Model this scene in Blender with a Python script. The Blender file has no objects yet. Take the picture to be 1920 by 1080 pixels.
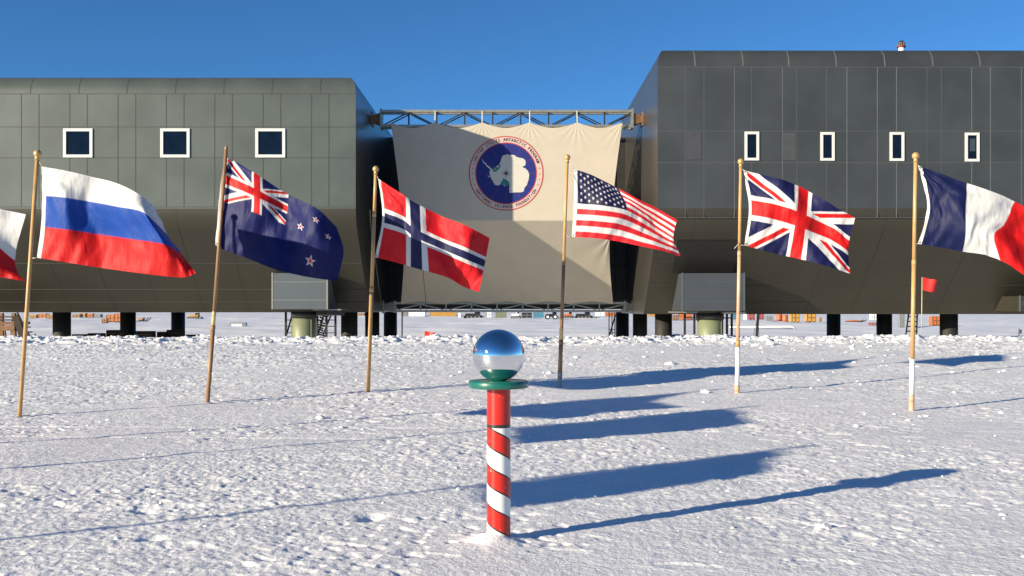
import bpy, bmesh, math, random
import numpy as np
from mathutils import Vector, Matrix
random.seed(7); rng=np.random.RandomState(11)
F=1870.0; H=1.2; V0=578.0; PI=math.pi
S=bpy.context.scene; COL=S.collection
# ------------------------------------------------------------------ helpers
def P(u,v,Y): return ((u-960)*Y/F, Y, H-(v-V0)*Y/F)
GY=[-9000,10.5,13,16,20,23,25,26.2,28,31,34,40,9000]
GZ=[0,0,.055,.15,.275,.38,.44,.40,.1,-.9,-1.42,-1.5,-1.5]
def gz(y):
    return np.interp(y,GY,GZ)
def gp(u,v):
    Y=3.0
    while Y<60:
        if H-(v-V0)*Y/F<=gz(Y): break
        Y+=.01
    return ((u-960)*Y/F,Y,float(gz(Y)))
def tag(o,label=None,cat=None,group=None,kind=None):
    if label: o['label']=label
    if cat: o['category']=cat
    if group: o['group']=group
    if kind: o['kind']=kind
    return o
def empty(name,loc,label,cat,group=None):
    o=bpy.data.objects.new(name,None); COL.objects.link(o); o.location=loc; o.empty_display_size=.2
    return tag(o,label,cat,group)
def loc_of(o):
    l=Vector((0,0,0))
    while o is not None: l+=o.location; o=o.parent
    return l
class MB:
    """collects world-space geometry, built as one mesh relative to its parent"""
    def __init__(s): s.v=[]; s.f=[]; s.m=[]; s.sm=[]
    def add(s,vs,fs,m=0,smooth=False):
        b=len(s.v); s.v+= [tuple(p) for p in vs]; s.f+=[tuple(i+b for i in f) for f in fs]; s.m+=[m]*len(fs); s.sm+=[smooth]*len(fs); return s
    def box(s,x0,x1,y0,y1,z0,z1,m=0,bev=0):
        if bev:
            bm=bmesh.new(); bmesh.ops.create_cube(bm,size=1)
            for q in bm.verts: q.co=Vector(((x0+x1)/2+q.co.x*(x1-x0),(y0+y1)/2+q.co.y*(y1-y0),(z0+z1)/2+q.co.z*(z1-z0)))
            bmesh.ops.bevel(bm,geom=bm.edges[:],offset=bev,segments=2,affect='EDGES',profile=.5)
            vs=[q.co[:] for q in bm.verts]; bm.verts.index_update(); fs=[[q.index for q in f.verts] for f in bm.faces]; bm.free()
            return s.add(vs,fs,m)
        vs=[(x,y,z) for z in (z0,z1) for y in (y0,y1) for x in (x0,x1)]
        return s.add(vs,[(0,2,3,1),(4,5,7,6),(0,1,5,4),(2,6,7,3),(0,4,6,2),(1,3,7,5)],m)
    def bar(s,a,b,w,m=0,w2=None):
        a=Vector(a);b=Vector(b);d=(b-a).normalized(); up=Vector((0,0,1)) if abs(d.z)<.95 else Vector((0,1,0))
        n=d.cross(up).normalized(); t=n.cross(d); w2=w2 or w; vs=[]
        for p in (a,b):
            for i,j in ((-1,-1),(1,-1),(1,1),(-1,1)): vs.append(p+n*i*w/2+t*j*w2/2)
        return s.add(vs,[(0,3,2,1),(4,5,6,7),(0,1,5,4),(1,2,6,5),(2,3,7,6),(3,0,4,7)],m)
    def tube(s,pts,rs,n=12,m=0,cap=True):
        pts=[Vector(p) for p in pts]
        if not hasattr(rs,'__len__'): rs=[rs]*len(pts)
        vs=[];fs=[]
        for i,p in enumerate(pts):
            d=(pts[min(i+1,len(pts)-1)]-pts[max(i-1,0)]).normalized(); up=Vector((0,1,0)) if abs(d.y)<.9 else Vector((1,0,0))
            a=d.cross(up).normalized(); b=d.cross(a)
            for k in range(n):
                t=2*PI*k/n; vs.append(p+(a*math.cos(t)+b*math.sin(t))*rs[i])
        for i in range(len(pts)-1):
            for k in range(n): fs.append((i*n+k,i*n+(k+1)%n,(i+1)*n+(k+1)%n,(i+1)*n+k))
        s.add(vs,fs,m,True)
        if cap:
            s.add(vs[:n],[tuple(range(n))],m); s.add(vs[-n:],[tuple(range(n-1,-1,-1))],m)
        return s
    def lathe(s,c,prof,n=32,m=0):
        vs=[];fs=[]
        for r,z in prof:
            for k in range(n): t=2*PI*k/n; vs.append((c[0]+r*math.cos(t),c[1]+r*math.sin(t),c[2]+z))
        for i in range(len(prof)-1):
            for k in range(n): fs.append((i*n+k,i*n+(k+1)%n,(i+1)*n+(k+1)%n,(i+1)*n+k))
        return s.add(vs,fs,m,True)
    def sphere(s,c,r,nu=24,nv=14,m=0,sc=(1,1,1)):
        vs=[];fs=[]
        for i in range(nv+1):
            a=PI*i/nv
            for k in range(nu): t=2*PI*k/nu; vs.append((c[0]+sc[0]*r*math.sin(a)*math.cos(t),c[1]+sc[1]*r*math.sin(a)*math.sin(t),c[2]+sc[2]*r*math.cos(a)))
        for i in range(nv):
            for k in range(nu):
                fs.append((i*nu+k,(i+1)*nu+k,(i+1)*nu+(k+1)%nu,i*nu+(k+1)%nu))
        return s.add(vs,fs,m,True)
    def build(s,name,mats,parent=None,loc=None):
        if not isinstance(mats,(list,tuple)): mats=[mats]
        me=bpy.data.meshes.new(name); off=loc_of(parent) if parent is not None else Vector(loc or (0,0,0))
        me.from_pydata([Vector(p)-off for p in s.v],[],s.f)
        for m in mats: me.materials.append(m)
        me.polygons.foreach_set('material_index',s.m); me.polygons.foreach_set('use_smooth',s.sm)
        bm=bmesh.new(); bm.from_mesh(me); bmesh.ops.remove_doubles(bm,verts=bm.verts,dist=1e-5); bmesh.ops.recalc_face_normals(bm,faces=bm.faces); bm.to_mesh(me); bm.free()
        o=bpy.data.objects.new(name,me); COL.objects.link(o)
        if parent is not None: o.parent=parent
        else: o.location=off
        return o
# ------------------------------------------------------------------ materials
def lin(c):
    return tuple((x/255/12.92 if x/255<=.04045 else ((x/255+.055)/1.055)**2.4) for x in c)+(1,)
def mat(name,col,rough=.6,metal=0,var=.08,scale=3,bump=0,bscale=20,spec=.5,coat=0,stretch=None,trans=0):
    m=bpy.data.materials.new(name); m.use_nodes=True; nt=m.node_tree; N=nt.nodes; L=nt.links
    b=N['Principled BSDF']; b.inputs['Roughness'].default_value=rough; b.inputs['Metallic'].default_value=metal
    b.inputs['Specular IOR Level'].default_value=spec; b.inputs['Coat Weight'].default_value=coat
    tc=N.new('ShaderNodeTexCoord'); mp=N.new('ShaderNodeMapping'); L.new(tc.outputs['Object'],mp.inputs[0])
    if stretch: mp.inputs['Scale'].default_value=stretch
    nz=N.new('ShaderNodeTexNoise'); nz.inputs['Scale'].default_value=scale; nz.inputs['Detail'].default_value=5; L.new(mp.outputs[0],nz.inputs[0])
    mx=N.new('ShaderNodeMix'); mx.data_type='RGBA'
    c=tuple(col)+((1,) if len(col)==3 else ())
    mx.inputs[6].default_value=tuple(max(0,x*(1-var)) for x in c[:3])+(1,); mx.inputs[7].default_value=tuple(min(1,x*(1+var)) for x in c[:3])+(1,)
    rp=N.new('ShaderNodeMapRange'); rp.inputs[1].default_value=.35; rp.inputs[2].default_value=.65; L.new(nz.outputs[0],rp.inputs[0]); L.new(rp.outputs[0],mx.inputs[0])
    L.new(mx.outputs[2],b.inputs['Base Color'])
    if bump:
        n2=N.new('ShaderNodeTexNoise'); n2.inputs['Scale'].default_value=bscale; n2.inputs['Detail'].default_value=4; L.new(mp.outputs[0],n2.inputs[0])
        bp=N.new('ShaderNodeBump'); bp.inputs['Strength'].default_value=bump; bp.inputs['Distance'].default_value=.02; L.new(n2.outputs[0],bp.inputs['Height']); L.new(bp.outputs[0],b.inputs['Normal'])
    return m
def cloth_mat(name,trans=.15,bumps=.35):
    m=bpy.data.materials.new(name); m.use_nodes=True; nt=m.node_tree; N=nt.nodes; L=nt.links
    b=N['Principled BSDF']; b.inputs['Roughness'].default_value=.55; b.inputs['Specular IOR Level'].default_value=.22
    at=N.new('ShaderNodeAttribute'); at.attribute_name='Col'; L.new(at.outputs['Color'],b.inputs['Base Color'])
    tr=N.new('ShaderNodeBsdfTranslucent'); L.new(at.outputs['Color'],tr.inputs[0])
    ms=N.new('ShaderNodeMixShader'); ms.inputs[0].default_value=trans; L.new(b.outputs[0],ms.inputs[1]); L.new(tr.outputs[0],ms.inputs[2])
    L.new(ms.outputs[0],N['Material Output'].inputs[0])
    tc=N.new('ShaderNodeTexCoord'); mp=N.new('ShaderNodeMapping'); mp.inputs['Scale'].default_value=(9,9,3.2); mp.inputs['Rotation'].default_value=(0,.35,0); L.new(tc.outputs['Object'],mp.inputs[0])
    nz=N.new('ShaderNodeTexNoise'); nz.inputs['Scale'].default_value=1.6; nz.inputs['Detail'].default_value=4; nz.inputs['Distortion'].default_value=.6; L.new(mp.outputs[0],nz.inputs[0])
    bp=N.new('ShaderNodeBump'); bp.inputs['Strength'].default_value=bumps; bp.inputs['Distance'].default_value=.03; L.new(nz.outputs[0],bp.inputs['Height'])
    L.new(bp.outputs[0],b.inputs['Normal']); L.new(bp.outputs[0],tr.inputs['Normal'])
    return m
M={}
M['wall_l']=mat('green_grey_metal_panel',(.077,.093,.082),.42,.15,.13,.55,.05,6)
M['wall_r']=mat('slate_grey_metal_panel',(.046,.052,.0535),.42,.15,.13,.55,.05,6)
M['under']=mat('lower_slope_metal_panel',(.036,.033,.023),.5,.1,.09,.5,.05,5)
M['side']=mat('end_wall_metal_panel',(.065,.060,.052),.3,.4,.08,.6,.05,6,stretch=(1,6,.4))
M['seam_d']=mat('dark_joint_seal',(.03,.034,.03),.7)
M['seam_m']=mat('faint_joint_seal',(.027,.025,.019),.7)
M['seam_r']=mat('pale_joint_cover',(.105,.112,.112),.5)
M['roofm']=mat('dark_roof_membrane',(.045,.042,.042),.5,.1,.1,.6)
M['frame']=mat('white_window_frame',(.58,.58,.56),.45,var=.03)
M['glass']=mat('dark_navy_glass',(.004,.008,.018),.08,0,.2,2,spec=.25)
M['blind']=mat('grey_blind',(.03,.05,.06),.5)
M['box']=mat('pale_grey_metal_cover',(.081,.099,.109),.45,.1,.05,.8)
M['box_r']=mat('blue_grey_metal_cover',(.052,.060,.070),.45,.1,.05,.8)
M['pile']=mat('black_steel_piling',(.012,.011,.009),.7,0,.2,3)
M['olive']=mat('olive_painted_column',(.17,.19,.11),.5,0,.06,2)
M['steel']=mat('galvanised_steel',(.32,.31,.26),.42,.6,.12,4)
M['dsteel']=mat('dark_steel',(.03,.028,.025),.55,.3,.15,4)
M['rust']=mat('brown_steel_bracket',(.22,.13,.07),.6,.3,.2,5)
M['wood']=mat('golden_wooden_pole',(.50,.29,.105),.42,0,.18,6,.1,40,stretch=(20,20,1.5),coat=.2)
M['brown']=mat('brown_wooden_pole',(.27,.155,.075),.5,0,.2,6,.1,40,stretch=(20,20,1.5))
M['palew']=mat('pale_wooden_pole',(.62,.45,.20),.5,0,.12,6)
M['whitew']=mat('white_pole_paint',(.75,.74,.70),.5,0,.05,8)
M['peach']=mat('peach_wooden_pole',(.62,.36,.21),.5,0,.12,6)
M['greyw']=mat('grey_weathered_pole',(.32,.32,.30),.6,0,.15,8)
M['gold']=mat('gold_finial',(.55,.36,.13),.32,.35,.08,9)
M['cloth']=cloth_mat('flag_cloth'); 
M['header']=mat('white_canvas_heading',(.58,.58,.54),.8,0,.05,20)
M['cord']=mat('white_cord',(.55,.5,.42),.8)
M['dcord']=mat('dark_cord',(.08,.06,.05),.8)
M['redcl']=mat('red_marker_cloth',(.65,.022,.018),.6,0,.08,12)
M['blackcl']=mat('black_marker_cloth',(.02,.03,.03),.7)
M['bamboo']=mat('bamboo_stake',(.45,.40,.20),.5,0,.15,15)
M['chrome']=mat('mirror_chrome',(.74,.75,.78),.012,1,.0,3)
_n=M['chrome'].node_tree; _b=_n.nodes['Principled BSDF']; _g=_n.nodes.new('ShaderNodeBsdfGlossy'); _g.inputs['Roughness'].default_value=.055; _g.inputs['Color'].default_value=(.9,.9,.9,1)
_m=_n.nodes.new('ShaderNodeMixShader'); _m.inputs[0].default_value=.22; _n.links.new(_b.outputs[0],_m.inputs[1]); _n.links.new(_g.outputs[0],_m.inputs[2]); _n.links.new(_m.outputs[0],_n.nodes['Material Output'].inputs[0])
M['green']=mat('green_enamel',(.004,.115,.085),.36,0,.12,9,.05,30,coat=.5)
M['yellow']=mat('yellow_paint',(.45,.25,.05),.5,0,.15,2)
M['orange']=mat('orange_paint',(.45,.13,.04),.5,0,.2,2)
M['tan']=mat('tan_plywood',(.30,.19,.09),.7,0,.2,2)
M['bwood']=mat('brown_timber',(.16,.075,.03),.7,0,.25,3)
M['dkwood']=mat('dark_timber',(.025,.014,.010),.8,0,.25,3)
M['white']=mat('white_paint',(.78,.78,.76),.5,0,.05,2)
M['grey']=mat('grey_paint',(.2,.21,.22),.5,0,.1,2)
M['blue']=mat('blue_paint',(.06,.22,.32),.5,0,.1,2)
M['redp']=mat('red_paint',(.3,.035,.03),.5,0,.12,2)
M['black']=mat('black_rubber',(.012,.012,.014),.6,0,.1,2)
M['pink']=mat('faded_pink_paint',(.42,.2,.15),.6,0,.1,2)
M['tarp']=mat('blue_grey_tarp',(.22,.30,.36),.6,0,.15,2)
# ------------------------------------------------------------------ snow
def mk_noise(seed,n=256):
    T=np.random.RandomState(seed).rand(n,n)
    def f(x,y):
        xi=np.floor(x).astype(int);yi=np.floor(y).astype(int);fx=x-xi;fy=y-yi
        fx=fx*fx*fx*(fx*(fx*6-15)+10);fy=fy*fy*fy*(fy*(fy*6-15)+10)
        a=T[xi%n,yi%n];b=T[(xi+1)%n,yi%n];c=T[xi%n,(yi+1)%n];d=T[(xi+1)%n,(yi+1)%n]
        return (a*(1-fx)+b*fx)*(1-fy)+(c*(1-fx)+d*fx)*fy
    return f
NZ=[mk_noise(i+3) for i in range(10)]
def snow_height(X,Y,near):
    r=.7;c,s=math.cos(r),math.sin(r)
    h=gz(Y)
    # rounding of the crest and soft drifts
    h=h+.05*(NZ[0](X*.35,Y*.35)-.5)*np.clip((Y-9)/8,.25,1)
    pt=.6*NZ[1](X*.55+9,Y*.55)+.4*NZ[0](X*.17+4,Y*.24+2); amp=.32+.85*np.clip((pt-.36)*3.2,0,1)
    far=np.clip((Y-17)/8,0,1)*np.clip((34-Y)/6,0,1)
    A=amp*(1+2.2*far)*np.clip(.50+(Y-5)*.055,.42,1.0)
    # sastrugi: stretched ridges lying roughly across the view
    a=.95*X+.3*Y; b=-.3*X+.95*Y
    st=NZ[2](a*1.3,b*5.0)-.5; st2=NZ[3](a*3.0+5,b*11.0)-.5
    h=h+near*A*(.018*st+.013*st2)
    n1=NZ[4]((c*X-s*Y)*8.5,(s*X+c*Y)*8.5); n2=NZ[5]((c*X+s*Y)*17,(-s*X+c*Y)*17); n3=NZ[6](X*37,Y*37)
    h=h+near*A*(.0045*(n1-.5)+.0060*(n2-.5)+.0105*(n3-.5))
    # crusty pits and little plates, in patches
    pm=np.clip((NZ[7](X*1.1+3,Y*1.1)-.42)*4,0,1)
    h=h-near*pm*.009*np.clip((n2-.62)*5,0,1)
    h=h+near*(.25+.75*pm)*.005*np.clip((n1-.66)*7,0,1)
    # chunky broken edge along the crest
    cr=np.exp(-((Y-24.6)/1.6)**2)
    h=h+near*cr*(.05*np.clip((NZ[8](X*3.1,Y*3.1)-.5)*4,0,1)+.05*np.clip((NZ[9](X*6.5,Y*6.5)-.6)*6,0,1))
    fm=np.clip((Y-42)/20,0,1)*np.clip((600-Y)/300,0,1)
    h=h+fm*1.8*(.30*(NZ[2](X*.045+3,Y*.11)-.5)+.16*(NZ[3](X*.12,Y*.33)-.5)+.10*(NZ[1](X*.33,Y*.9)-.5))
    return h
rowsY=np.concatenate([-np.geomspace(6000,6,40),np.linspace(-5,3.6,70),np.geomspace(3.65,36,1000),np.geomspace(36.3,400,230),np.geomspace(420,9000,40)])
aa=np.linspace(-1,1,860); step=aa[1]-aa[0]
out=1+np.cumsum(np.geomspace(step,500,70)); cols=np.concatenate([-out[::-1],aa,out])
YY,AA=np.meshgrid(rowsY,cols,indexing='ij'); W=np.sqrt(2.4**2+(.545*YY)**2)
XX=AA*W
near=np.clip((90-np.abs(YY))/60,0,1)*np.clip((3.5-np.abs(AA))/2,0,1)
ZZ=snow_height(XX,YY,near)
# little drift pushed up round the foot of the striped pole, and a boot hole in the foreground
PX,PY,_=gp(935,1012)
ZZ+= .045*np.exp(-(((XX-PX+.03)**2+(YY-PY+.03)**2)/.12**2))
for (u,v,r,d) in ((283,1010,.05,.05),(268,955,.06,.02),(700,965,.07,.03),(690,972,.05,.03)):
    q=gp(u,v); ZZ-= d*np.exp(-(((XX-q[0])**2+(YY-q[1])**2)/r**2))
# shallow boot prints and two faint sledge tracks
fr=np.random.RandomState(5)
for trail in range(9):
    x,y,a=fr.uniform(-4,5),fr.uniform(4.6,13),fr.uniform(-.5,.9)
    for st_ in range(11):
        sx=x+.62*st_*math.cos(a)+(-1)**st_*.09*math.sin(a); sy=y+.62*st_*math.sin(a)-(-1)**st_*.09*math.cos(a); aa_=a+fr.normal(0,.1)
        r0=np.searchsorted(rowsY,sy-.3); r1=np.searchsorted(rowsY,sy+.3)
        dx=XX[r0:r1]-sx; dy=YY[r0:r1]-sy; p=dx*math.cos(aa_)+dy*math.sin(aa_); q_=-dx*math.sin(aa_)+dy*math.cos(aa_)
        d_=np.hypot(p/.14,q_/.055)+.5*(NZ[5](XX[r0:r1]*30,YY[r0:r1]*30)-.5); ZZ[r0:r1]-=np.clip((1.15-d_)*5,0,1)*.0045; ZZ[r0:r1]+=.002*np.exp(-((d_-1.35)/.2)**2)
for x0_,y0_,a in ((-6,5.4,.16),(-6,6.0,.16),(-8,9.5,-.05),(-8,10.3,-.05)):
    dd=(YY-y0_)*math.cos(a)-(XX-x0_)*math.sin(a); ZZ-=.010*np.exp(-(dd/.05)**2)*(np.abs(XX)<14)*np.clip(NZ[1](XX*.8,YY*.8)*2-.5,0,1)
# low far bank behind the station
ZZ+= .35*np.exp(-((YY-118)/7.0)**2)*np.clip(NZ[0](XX*.02+7,YY*0+.5)*1.6-.2,0,1)
nr,nc=XX.shape
co=np.stack([XX,YY,ZZ],-1).reshape(-1,3).astype(np.float32)
i=np.arange((nr-1)*(nc-1)); r_=i//(nc-1); c_=i%(nc-1); k=r_*nc+c_
quads=np.stack([k,k+1,k+nc+1,k+nc],-1).astype(np.int32)
me=bpy.data.meshes.new('snow_ground'); me.vertices.add(len(co)); me.vertices.foreach_set('co',co.ravel())
me.loops.add(quads.size); me.loops.foreach_set('vertex_index',quads.ravel()); me.polygons.add(len(quads))
me.polygons.foreach_set('loop_start',np.arange(0,quads.size,4,dtype=np.int32)); me.polygons.foreach_set('loop_total',np.full(len(quads),4,dtype=np.int32))
me.polygons.foreach_set('use_smooth',np.ones(len(quads),dtype=bool)); me.update(calc_edges=True)
go=bpy.data.objects.new('snow_ground',me); COL.objects.link(go); tag(go,'wind packed white snow field with rough crusty surface','snow',kind='structure')
sm=bpy.data.materials.new('packed_snow'); sm.use_nodes=True; nt=sm.node_tree;N=nt.nodes;L=nt.links;b=N['Principled BSDF']
b.inputs['Roughness'].default_value=.55; b.inputs['Specular IOR Level'].default_value=.35
tc=N.new('ShaderNodeTexCoord'); n1=N.new('ShaderNodeTexNoise'); n1.inputs['Scale'].default_value=1.2; n1.inputs['Detail'].default_value=8; L.new(tc.outputs['Object'],n1.inputs[0])
cr=N.new('ShaderNodeMix'); cr.data_type='RGBA'; cr.inputs[6].default_value=(.68,.685,.69,1); cr.inputs[7].default_value=(.92,.915,.895,1); L.new(n1.outputs[0],cr.inputs[0]); L.new(cr.outputs[2],b.inputs['Base Color'])
n2=N.new('ShaderNodeTexNoise'); n2.inputs['Scale'].default_value=38; n2.inputs['Detail'].default_value=4; n2.inputs['Roughness'].default_value=.65; L.new(tc.outputs['Object'],n2.inputs[0])
n3=N.new('ShaderNodeTexVoronoi'); n3.inputs['Scale'].default_value=13; L.new(tc.outputs['Object'],n3.inputs[0])
b1=N.new('ShaderNodeBump'); b1.inputs['Strength'].default_value=.7; b1.inputs['Distance'].default_value=.012; L.new(n2.outputs[0],b1.inputs['Height'])
b2=N.new('ShaderNodeBump'); b2.inputs['Strength'].default_value=.25; b2.inputs['Distance'].default_value=.012; L.new(n3.outputs['Distance'],b2.inputs['Height']); L.new(b1.outputs[0],b2.inputs['Normal']); L.new(b2.outputs[0],b.inputs['Normal'])
me.materials.append(sm)
# loose chunks of snow
def ico():
    bm=bmesh.new(); bmesh.ops.create_icosphere(bm,subdivisions=1,radius=1); vs=np.array([q.co[:] for q in bm.verts]); bm.verts.index_update(); fs=[[q.index for q in f.verts] for f in bm.faces]; bm.free(); return vs,fs
iv,ifc=ico(); mb=MB()
def chunk(x,y,s):
    z=float(snow_height(np.array([x]),np.array([y]),1.0)[0])
    vv=iv*(1+.25*(rng.rand(len(iv),1)-.5))*np.array([s*(.8+.8*rng.rand()),s*(.7+.5*rng.rand()),s*(.45+.3*rng.rand())])
    a=rng.rand()*6.28; c,s2=math.cos(a),math.sin(a)
    mb.add([(x+c*q[0]-s2*q[1],y+s2*q[0]+c*q[1],z+q[2]+s*.1) for q in vv],ifc,0,False)
for _ in range(1000):
    y=25.4-abs(rng.normal(0,1.2)); x=(rng.rand()*2-1)*y*.54; chunk(x,y,.018+.045*rng.rand()**2)
for _ in range(500):
    y=4.5+19*rng.rand()**.8; x=(rng.rand()*2-1)*(y*.54); chunk(x,y,.006+.0022*y*rng.rand()**2)
for u,v,s in ((1545,985,.035),(1535,992,.02),(1552,990,.018),(1258,684,.09),(1030,700,.06),(600,785,.055),(1322,736,.06),(640,802,.03),(1500,812,.03),(1700,640,.1),(1606,800,.04),(1780,632,.14),(1793,631,.12),(1445,646,.12),(1415,647,.1)):
    q=gp(u,v); chunk(q[0],q[1],s)
tag(mb.build('snow_chunks',sm),'loose broken lumps of snow scattered over the packed snow','snow lumps',kind='stuff')
# ------------------------------------------------------------------ station blocks
YF=44.75
def block(x0,x1,yf,depth,zt,zr,zk,zb,sl,parent,wallm,side_lo,side_hi,sidem):
    """rounded-edge body by rectangular rings: lower slope, wall, rolled roof edge"""
    yb=yf+depth
    lv=[]                                    # (z, inset y, inset x, zone)
    n=7
    lv.append((zb,sl,0)); 
    a0=math.atan2(zk-zb,sl)
    lv.append((zk-.62,.52,0))
    for i in range(1,n): 
        t=i/n; p0=Vector((.52,zk-.62)); p1=Vector((0,zk-.12)); p2=Vector((0,zk+.45)); q=p0*(1-t)**2+p1*2*t*(1-t)+p2*t*t; lv.append((q.y,q.x,0))
    lv.append((zk+.45,0,0)); R=zt-zr
    lw=len(lv)-1
    lv.append((zt-R,0,0)); lr=len(lv)-1
    for i in range(1,9):
        a=PI/2*i/8; lv.append((zt-R+R*math.sin(a),.72*(1-math.cos(a)),.42*(1-math.cos(a))))
    low=MB();wal=MB();rf=MB();sd=MB();sd2=MB();bk=MB()
    def ring(l):
        z,iy,ix=l; xa=x0+(ix if side_lo else 0); xb=x1-(ix if side_hi else 0); return [(xa,yf+iy,z),(xb,yf+iy,z),(xb,yb-iy,z),(xa,yb-iy,z)]
    rfb=MB(); rfe=MB()
    for i in range(len(lv)-1):
        a=ring(lv[i]);bq=ring(lv[i+1]); t=low if i<lw else wal if i<lr else rf
        sm_= not(i==lw) and i!=0
        t.add([a[0],a[1],bq[1],bq[0]],[(0,1,2,3)],0,sm_)
        (rfb if t is rf else bk).add([a[2],a[3],bq[3],bq[2]],[(0,1,2,3)],0,sm_)
        for j in (1,3):
            main=(j==1)==side_hi
            t2=(rfe if main else rfb) if i>=lr else (sd if main else sd2)
            t2.add([a[j],a[(j+1)%4],bq[(j+1)%4],bq[j]],[(0,1,2,3)],0,i>=lr and main)
    rt=ring(lv[-1]); rfb.add(rt,[(0,1,2,3)],1)
    bt=ring(lv[0]); low.add(bt,[(3,2,1,0)],0)
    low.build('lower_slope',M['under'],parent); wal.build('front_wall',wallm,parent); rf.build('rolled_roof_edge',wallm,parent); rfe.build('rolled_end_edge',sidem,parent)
    rfb.build('roof',[wallm,M['roofm']],parent); sd.build('end_wall',sidem,parent); sd2.build('end_wall',sidem,parent); bk.build('rear_wall',wallm,parent)
    return lv
def X_(u,Y=YF): return (u-960)*Y/F
def Z_(v,Y=YF): return H-(v-V0)*Y/F
def seams(mbq,us,hs,v0,v1,yf,w=.04,m=0,skips=()):
    for u in us:
        x=X_(u)
        segs=[(v0,v1)]
        for (ua,ub,va,vb) in skips:
            if ua<u<ub: segs=[(v0,va),(vb,v1)]
        for a,b_ in segs:
            if b_-a>1: mbq.box(x-w/2,x+w/2,yf-.004,yf+.02,Z_(b_),Z_(a),m)
def slope_y(z,lv):
    zs=[l[0] for l in lv]; ys=[l[1] for l in lv]; return float(np.interp(z,zs,ys))
def window(u0,u1,v0,v1,parent,yf,blind=False,fw=.13):
    x0,x1=X_(u0),X_(u1); z0,z1=Z_(v1),Z_(v0); f=MB()
    y0,y1=yf-.05,yf+.03
    f.box(x0,x0+fw,y0,y1,z0,z1); f.box(x1-fw,x1,y0,y1,z0,z1); f.box(x0+fw,x1-fw,y0,y1,z0,z0+fw); f.box(x0+fw,x1-fw,y0,y1,z1-fw,z1)
    f.box(x0+fw,x0+fw+.025,y0+.02,y1,z0+fw,z1-fw,1)
    w=f.build('window',[M['frame'],M['seam_d']],parent)
    g=MB(); g.box(x0+fw,x1-fw,yf-.008,yf+.02,z0+fw,z1-fw); g.build('pane',M['glass'],w)
    if blind:
        q=MB(); xm=(x0+x1)/2; q.box(xm-.10,xm+.14,yf-.014,yf-.008,z0+fw+.35,z1-fw-.15); q.build('blind',M['blind'],w)
# ---- left block
XL=X_(667); ZTL=Z_(146.5,45.47); ZK=Z_(410); DL=19.5
LB=empty('station_building',(XL-10,YF+8,-1.5),'green-grey panelled station block with square white framed windows, left of the banner','building','raised station blocks')
lvL=block(-40,XL,YF,DL,ZTL,Z_(176),ZK,1.0,4.2,LB,M['wall_l'],False,True,M['side'])
winsL=[(119,174,241,295.5),(301,356,241,295.5),(479,535,241,295.5),(-63,-8,241,295.5)]
skL=[(a-2,b+2,240,296) for a,b,_,_ in winsL]
sm1=MB(); us=[]
for k in range(-6,7): us+= [40+91*k-.35*k,73+91*k-.35*k]
us=[u for u in us if u<650]
seams(sm1,us,None,177,388,YF,.042,0,skL)
for v in (176,238,296,388): 
    xs=[-40]; 
    sm1.box(-40,XL,YF-.003,YF+.02,Z_(v)-.016,Z_(v)+.016)
# seams bending over the rolled edge and down the lower slope
def bent(mbq,u,lv,z0,z1,yf,w,m):
    x=X_(u); zs=sorted(set([z0,z1]+[l[0] for l in lv if z0<l[0]<z1])); pts=[(yf+slope_y(z,lv),z) for z in zs]
    for (ya,za),(yb_,zb_) in zip(pts,pts[1:]):
        mbq.add([(x-w/2,ya-.006,za-.002),(x+w/2,ya-.006,za-.002),(x+w/2,yb_-.006,zb_-.002),(x-w/2,yb_-.006,zb_-.002)],[(0,1,2,3)],m)
for k in range(-6,7): bent(sm1,57+90.6*k,lvL,Z_(176),ZTL-.02,YF,.042,0)
for k in range(-5,4):
    bent(sm1,330+182*(k-1),lvL,1.0,ZK+.4,YF,.035,1); 
    bent(sm1,330+182*(k-1)+91,lvL,1.0,ZK-.5,YF,.03,1)
for z in (3.3,2.1,1.5):
    y=YF+slope_y(z,lvL); sm1.box(-40,XL,y-.012,y+.03,z-.014,z+.014,1)
sm1.build('panel_joints',[M['seam_d'],M['seam_m']],LB)
for w_ in winsL: window(*w_,LB,YF)
def utility_box(u0,u1,v0,v1,parent,m,yf=46.35):
    x0,x1=X_(u0,yf),X_(u1,yf); z0,z1=Z_(v1,yf),Z_(v0,yf); q=MB(); q.box(x0,x1,yf,yf+3.3,z0,z1,0,.02)
    q.box(x0-.02,x0+.05,yf-.015,yf+.03,z0,z1+.02,1); q.box(x1-.05,x1+.02,yf-.015,yf+.03,z0,z1+.02,1); 
    q.box(x0+.05,x1-.05,yf-.008,yf+.02,z0+.42,z0+.44,1); q.box(x0+.05,x1-.05,yf-.008,yf+.02,z1-.42,z1-.40,1)
    o=q.build('service_box',[m,M['box'] if m!=M['box'] else M['steel']],parent); return o
utility_box(510,614,512,580,LB,M['box'])
def piling(u,w,Y,parent,bot=-1.7,top=1.08,m='pile'):
    x=X_(u,Y); r=w*Y/F/2; q=MB(); q.tube([(x,Y,bot),(x,Y,top)],r,24); q.tube([(x,Y,-1.35),(x,Y,-1.2)],r*1.12,24); return q.build('piling',M[m],parent)
for u,w,Y in ((116,32,51.5),(240,28,58),(334,25,63),(655,31,51.5),(698,27,58),(732,25,63)): piling(u,w,Y,LB)
def column(u,w,parent,Y=47.6,top=1.06):
    x=X_(u,Y); r=w*Y/F/2; q=MB(); q.tube([(x,Y,-1.7),(x,Y,top)],r,32); 
    q.tube([(x,Y,top-.32),(x,Y,top-.02)],r*1.1,32,1); q.bar((x+r*.75,Y-r*.72,-1.6),(x+r*.75,Y-r*.72,.7),.04,0); q.build('support_column',[M['olive'],M['dsteel']],parent)
column(570,44,LB)
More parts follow.
